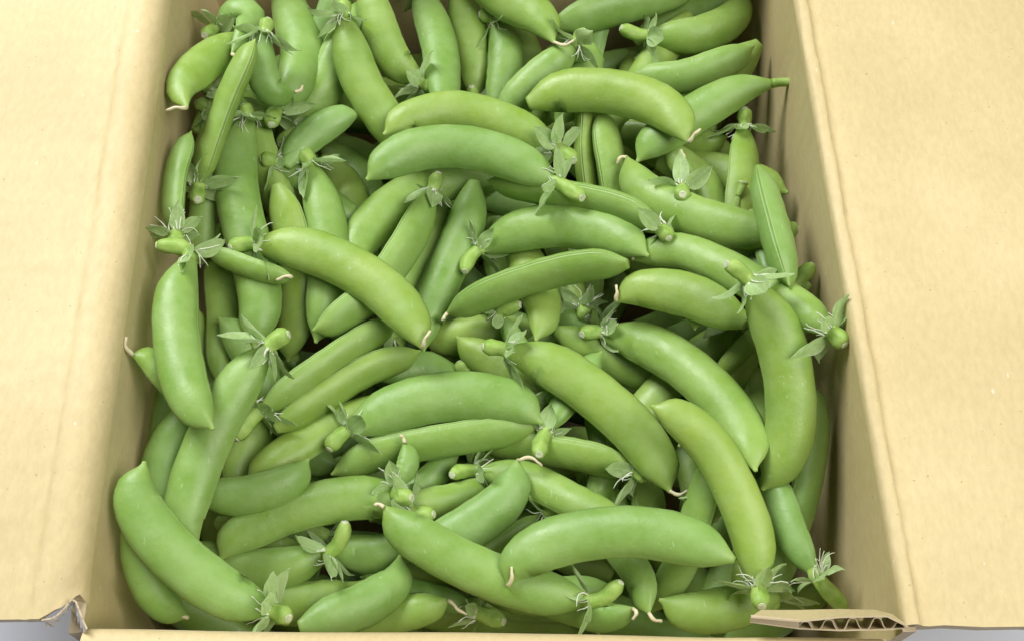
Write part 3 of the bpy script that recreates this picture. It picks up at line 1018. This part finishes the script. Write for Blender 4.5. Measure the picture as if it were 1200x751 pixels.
def make_sepal_meshes():
    r = random.Random(5)
    for q in range(8):
        L = 0.0116 * r.uniform(0.8, 1.25)
        Wd = 0.0066 * r.uniform(0.85, 1.2)
        curl = r.uniform(-0.2, 1.5)
        cup = r.uniform(0.1, 0.45)
        twist = r.uniform(-0.5, 0.5)
        nu, nv = 10, 5
        V, uvc = [], []
        pos = Vector((0, 0, 0))
        ang = 0.0
        for i in range(nu):
            t = i / (nu - 1)
            wdt = Wd * (math.sin(math.pi * (t ** 0.72)) ** 0.8 * 0.95 + 0.20 * (1 - t)) if t < 1 else 0.0002
            if t > 0.85:
                wdt *= 0.75
            tw = twist * t
            for j in range(nv):
                sgn = (j / (nv - 1) - 0.5)
                ex = sgn * wdt
                ez = cup * abs(sgn) ** 2 * wdt * 2 + 0.00025 * math.sin(7 * t + j * 2.1 + q)
                V.append((ex * math.cos(tw), pos.y + ez * -math.sin(ang), pos.z + ez * math.cos(ang) + ex * math.sin(tw)))
                uvc.append((t, j / (nv - 1)))
            ang = curl * (t ** 1.5)
            pos = pos + Vector((0, math.cos(ang), math.sin(ang))) * (L / (nu - 1))
        Fc = grid_faces(nu, nv)
        me = bpy.data.meshes.new('sepal')
        me.from_pydata(V, [], Fc)
        me.polygons.foreach_set('use_smooth', [True] * len(me.polygons))
        ul = me.uv_layers.new(name='UVMap')
        for li, l in enumerate(me.loops):
            ul.data[li].uv = uvc[l.vertex_index]
        me.materials.append(M_SEPAL)
        SEPALS.append(me)


make_sepal_meshes()


def make_pod(k, d):
    rnd = random.Random(100 + k)
    line = d['line']
    r_ = d['W'] / d['len']
    TT = list(np.linspace(0, 1, 19)) + [1 - q * r_ for q in (.025, .05, .08, .12, .17, .24, .33, .45, .6, .8)] + [q * r_ for q in (.06, .13, .22, .34, .5, .75)]
    TT = sorted(q for q in TT if 0 <= q <= 1)
    TT = np.array([TT[0]] + [b for a, b in zip(TT, TT[1:]) if b - a > 0.0035])
    TT[-1] = 1.0
    n = len(TT)
    idx = TT * (len(line) - 1)
    lx = np.interp(idx, np.arange(len(line)), line[:, 0])
    ly = np.interp(idx, np.arange(len(line)), line[:, 1])
    P3 = [U(lx[i], ly[i], az[k] + bz[k] * (TT[i] - 0.5)) for i in range(n)]
    mid = P3[n // 2]
    nrm = (CAM - mid).normalized()
    depth = (mid - CAM).dot(RF)
    a0 = d['a_px'] * depth / F_PX
    b0 = 0.66 * a0
    ph = math.radians(d['roll'])
    base = P3[n // 2].copy()
    root = empty('pea_pod', base)
    # concave side
    c0 = P3[n // 2] - (P3[0] + P3[-1]) * 0.5
    t, s, nn = frame_at(P3, n // 2, nrm)
    cs = -1.0 if c0.dot(s) > 0 else 1.0
    if d['side']:
        cs = d['side']
    elif c0.length < 0.0015:
        cs = rnd.choice((-1, 1))
    # where the pod bends sharply its inner half is squeezed
    g1 = np.gradient(line, axis=0)
    g2 = np.gradient(g1, axis=0)
    kap = np.abs(g1[:, 0] * g2[:, 1] - g1[:, 1] * g2[:, 0]) / (np.linalg.norm(g1, axis=1) ** 3 + 1e-9)
    kap[:6] = kap[6]
    kap[-6:] = kap[-7]
    kap = np.convolve(np.pad(kap, 69, 'edge'), np.ones(139) / 139, 'valid')
    kq = np.interp(idx, np.arange(len(line)), kap)
    V, Fc, UV = [], [], []
    fr = rnd.uniform(6.0, 8.0)
    pho = rnd.uniform(0, 6)
    seed = rnd.uniform(0, 50)
    w_start = d['neck'] if d['stem'] is None else (0.36 if d['stem'] == 'c' else 0.22)
    for i in range(n):
        T, S, Nn = frame_at(P3, i, nrm)
        tt = TT[i]
        xt = (1 - tt) * d['len'] / d['W']
        ws = w_start + (1 - w_start) * float(np.interp(tt * d['len'] / d['W'] / (1.5 if d['stem'] == 'n' else 1.0), S_T, S_W))
        wo = ws * float(np.interp(xt, E_T, E_O))
        wi = ws * float(np.interp(xt, E_T, E_I))
        if kq[i] > 1e-5:
            wi = min(wi, max(0.12, 0.72 / (kq[i] * d['a_px'])))
        wr = 0.5 * (wo + wi)
        # a plump pod fills out at each pea
        pea = math.sin(2 * math.pi * fr * tt + pho)
        mass = math.sin(math.pi * min(1, max(0, (tt - 0.05) / 0.9)))
        a = a0 * (1 + 0.012 * pea * mass + 0.02 * noise.noise(Vector((tt * 6, seed, 0))))
        b = b0 * (wr ** 1.05) * (1 + 0.035 * pea * mass + 0.05 * noise.noise(Vector((tt * 5, seed, 3))))
        e1 = S * cs * math.cos(ph) + Nn * math.sin(ph)        # towards the inner suture
        e2 = T.cross(e1)
        for ang in ANG:
            c, sn = math.cos(ang), math.sin(ang)
            # slightly lens-shaped section with a raised, grooved suture
            rad_u = a * c * (wi if c > 0 else wo)
            rad_v = b * sn * (1 - 0.06 * c * c)
            x = abs(ang)
            ridge = 0.055 * math.exp(-((x - 0.10) / 0.06) ** 2) - 0.050 * math.exp(-(x / 0.035) ** 2)
            x2 = math.pi - x
            ridge += 0.030 * math.exp(-(x2 / 0.10) ** 2)
            k2 = 1 + ridge * min(1, wr * 1.3)
            nz = 0.012 * noise.noise(Vector((tt * 9 + seed, ang * 1.1, seed)))
            V.append(P3[i] + (e1 * rad_u + e2 * rad_v) * (k2 + nz) - base)
    UVf = []
    vv = [(ang / (2 * math.pi)) % 1.0 for ang in ANG]
    for i in range(n - 1):
        for j in range(NA):
            j2 = (j + 1) % NA
            Fc.append((i * NA + j, i * NA + j2, (i + 1) * NA + j2, (i + 1) * NA + j))
            va, vb = vv[j], vv[j2]
            # v runs 0..1 from the suture round to the suture
            if ANG[j] < 0 and ANG[j2] == 0:
                vb = 1.0
            UVf.append(((TT[i], va), (TT[i], vb), (TT[i + 1], vb), (TT[i + 1], va)))
    Fc.append(tuple(range(NA))[::-1])
    UVf.append(tuple((0, 0.25) for _ in range(NA)))
    Fc.append(tuple((n - 1) * NA + j for j in range(NA)))
    UVf.append(tuple((1, 0.25) for _ in range(NA)))
    body = mesh_obj('pod_body', V, Fc, M_POD, root, True, UVf)
    T0, S0, N0 = frame_at(P3, 0, nrm)
    # ---- stem, calyx, dried filaments
    if d['stem']:
        px, py = d['knob']
        q0 = P3[0]
        dist = math.hypot(px - lx[0], py - ly[0]) * depth / F_PX
        zk = q0.z + d['lift'] * max(dist, 0.004)
        zk = min(zk, RIM_Z + 0.01)
        q1 = U(px, py, zk)
        ax = (q1 - q0)
        if ax.length < 0.006:
            ax = ax.normalized() * 0.006
            q1 = q0 + ax
        axn = ax.normalized()
        L = ax.length
        if d['stem'] == 'n':
            m1 = q0 + (-T0) * L * 0.45
            pts, rad = [], []
            for i in range(9):
                t = i / 8
                p = q0 * (1 - t) ** 2 + m1 * 2 * t * (1 - t) + q1 * t * t
                pts.append(p - base)
                rad.append(lerp(a0 * 0.245, 0.0017, min(1, t * 1.35) ** 0.7) + (0.0005 if t > 0.9 else 0))
            Vt, Ft = tube(pts, rad, 12)
            st = mesh_obj('stem', Vt, Ft, M_STEM, root)
        else:
            m1 = q0 - T0 * L * 0.5
            pts, rad = [], []
            kr = a0 * 0.36 if a0 > 0.005 else 0.0026
            kr = min(max(kr, 0.0030), 0.0037) * rnd.uniform(0.92, 1.1)
            for i, (t, r) in enumerate(((-0.05, a0 * 0.30 / kr), (0.10, .92), (0.22, .86), (0.40, 0.92), (0.58, 1.0), (0.74, 1.03), (0.87, .92), (0.96, .70), (1.0, 0.52))):
                tc_ = max(0, t)
                p = q0 * (1 - tc_) ** 2 + m1 * 2 * tc_ * (1 - tc_) + q1 * tc_ * tc_
                if t < 0:
                    p = q0 + T0 * 0.0006
                pts.append(p - base)
                rad.append(kr * r)
            Vt, Ft = tube(pts, rad, 14)
            for vi, v3 in enumerate(Vt):
                i = vi // 14
                c = pts[i]
                v3 += (v3 - c) * (0.09 * math.cos(5 * 2 * math.pi * (vi % 14) / 14) + 0.14 * noise.noise(v3 * 500 + Vector((seed, 0, 0))))
            st = mesh_obj('stem', Vt, Ft, M_STEM, root)
        # pale cut face, slightly raised and uneven
        e = (pts[-1] - pts[-2]).normalized()
        rc = rad[-1] * 0.93
        Vc, Fcut = tube([pts[-1] - e * 0.0004, pts[-1] + e * 0.0003, pts[-1] + e * 0.0005], [rc, rc, rc * 0.55], 12)
        for v3 in Vc:
            v3 += e * 0.00025 * noise.noise(v3 * 1500)
        mesh_obj('cut_end', Vc, Fcut, M_CUT, st, False)
        if d['stem'] == 'c':
            ctr = pts[2] - (pts[3] - pts[2]) * 0.3
            axd = (pts[4] - pts[1]).normalized()          # away from the pod
            up = (nrm - axd * nrm.dot(axd))
            if up.length < 0.2:
                up = RU - axd * RU.dot(axd)
            up.normalize()
            sd = axd.cross(up)
            rr = rad[2] * 0.85
            for q in range(d['sep']):
                an = -2.1 + 4.2 * (q + rnd.uniform(-0.3, 0.3)) / max(1, d['sep'] - 1)
                radial = up * math.cos(an) + sd * math.sin(an)
                spread = rnd.uniform(0.45, 1.55)
                if math.cos(an) < 0.1:
                    spread = rnd.uniform(0.9, 1.35)          # those below are pushed flat by the heap
                dirn = (-axd * math.cos(spread) + radial * math.sin(spread)).normalized()
                xax = dirn.cross(radial)
                if xax.length < 0.05:
                    xax = sd.copy()
                xax.normalize()
                zax = xax.cross(dirn)
                if zax.dot(radial) < 0:
                    xax, zax = -xax, -zax
                M = Matrix((xax, dirn, zax)).transposed().to_4x4()
                M.translation = ctr + radial * rr
                sp = bpy.data.objects.new('sepal', SEPALS[rnd.randrange(len(SEPALS))])
                col.objects.link(sp)
                sp.parent = st
                sc_ = rnd.uniform(0.85, 1.2) * (1.0 if a0 > 0.006 else 0.8)
                sp.matrix_local = M @ Matrix.Diagonal((sc_, sc_, sc_, 1))
            Vf, Ff = [], []
            for q in range(rnd.randint(7, 12)):
                an = rnd.uniform(-1.9, 1.9)
                radial = up * math.cos(an) + sd * math.sin(an)
                p = ctr + radial * (rr + 0.0006)
                dr = (-axd * rnd.uniform(0.5, 1.2) + radial * rnd.uniform(0.25, 0.8)).normalized()
                pp, rd = [], []
                m_ = rnd.randint(7, 10)
                bend = Vector((rnd.uniform(-1, 1), rnd.uniform(-1, 1), rnd.uniform(-0.9, 0.5)))
                ln = rnd.uniform(0.004, 0.0105) / m_
                for i in range(m_):
                    pp.append(p.copy())
                    rd.append(0.00031 * (1 - 0.7 * i / m_))
                    dr = (dr + bend * 0.16 + Vector((rnd.uniform(-1, 1), rnd.uniform(-1, 1), rnd.uniform(-1, 1))) * 0.28).normalized()
                    p = p + dr * ln
                a_, b_ = tube(pp, rd, 5)
                o_ = len(Vf)
                Vf += a_
                Ff += [tuple(x + o_ for x in f) for f in b_]
            mesh_obj('filament', Vf, Ff, M_FIL, st)
    # ---- dried thread at the tip
    if d['tip']:
        dx, dy = d['tip']
        sc2 = depth / F_PX
        Tn = frame_at(P3, n - 1, nrm)[0]
        p0 = P3[-1] - Tn * 0.0008
        e = RX * dx * sc2 - RU * dy * sc2
        L = e.length
        pp, rd = [], []
        perp = e.cross(nrm).normalized() * L * rnd.choice((-1, 1))
        for i in range(10):
            t = i / 9
            p = p0 + Tn * 0.0012 * min(1, t * 4) + e * t + nrm * (0.0008 + L * 0.25 * math.sin(math.pi * t * 0.8)) + perp * 0.16 * math.sin(math.pi * t) * (1 + t)
            if t > 0.75:
                p += perp * 0.35 * (t - 0.75) * 2
            pp.append(p - base)
            rd.append(0.00075 * (1 - 0.35 * t) * (1 + 0.15 * math.sin(9 * t + k)))
        Vt, Ft = tube(pp, rd, 7)
        mesh_obj('tip_thread', Vt, Ft, M_TIP, body)
    root['label'] = d['lab'] or BURIED
    root['category'] = 'pea pod'
    root['group'] = 'pea pods heaped in the box'


for k, d in enumerate(PODS):
    make_pod(k, d)
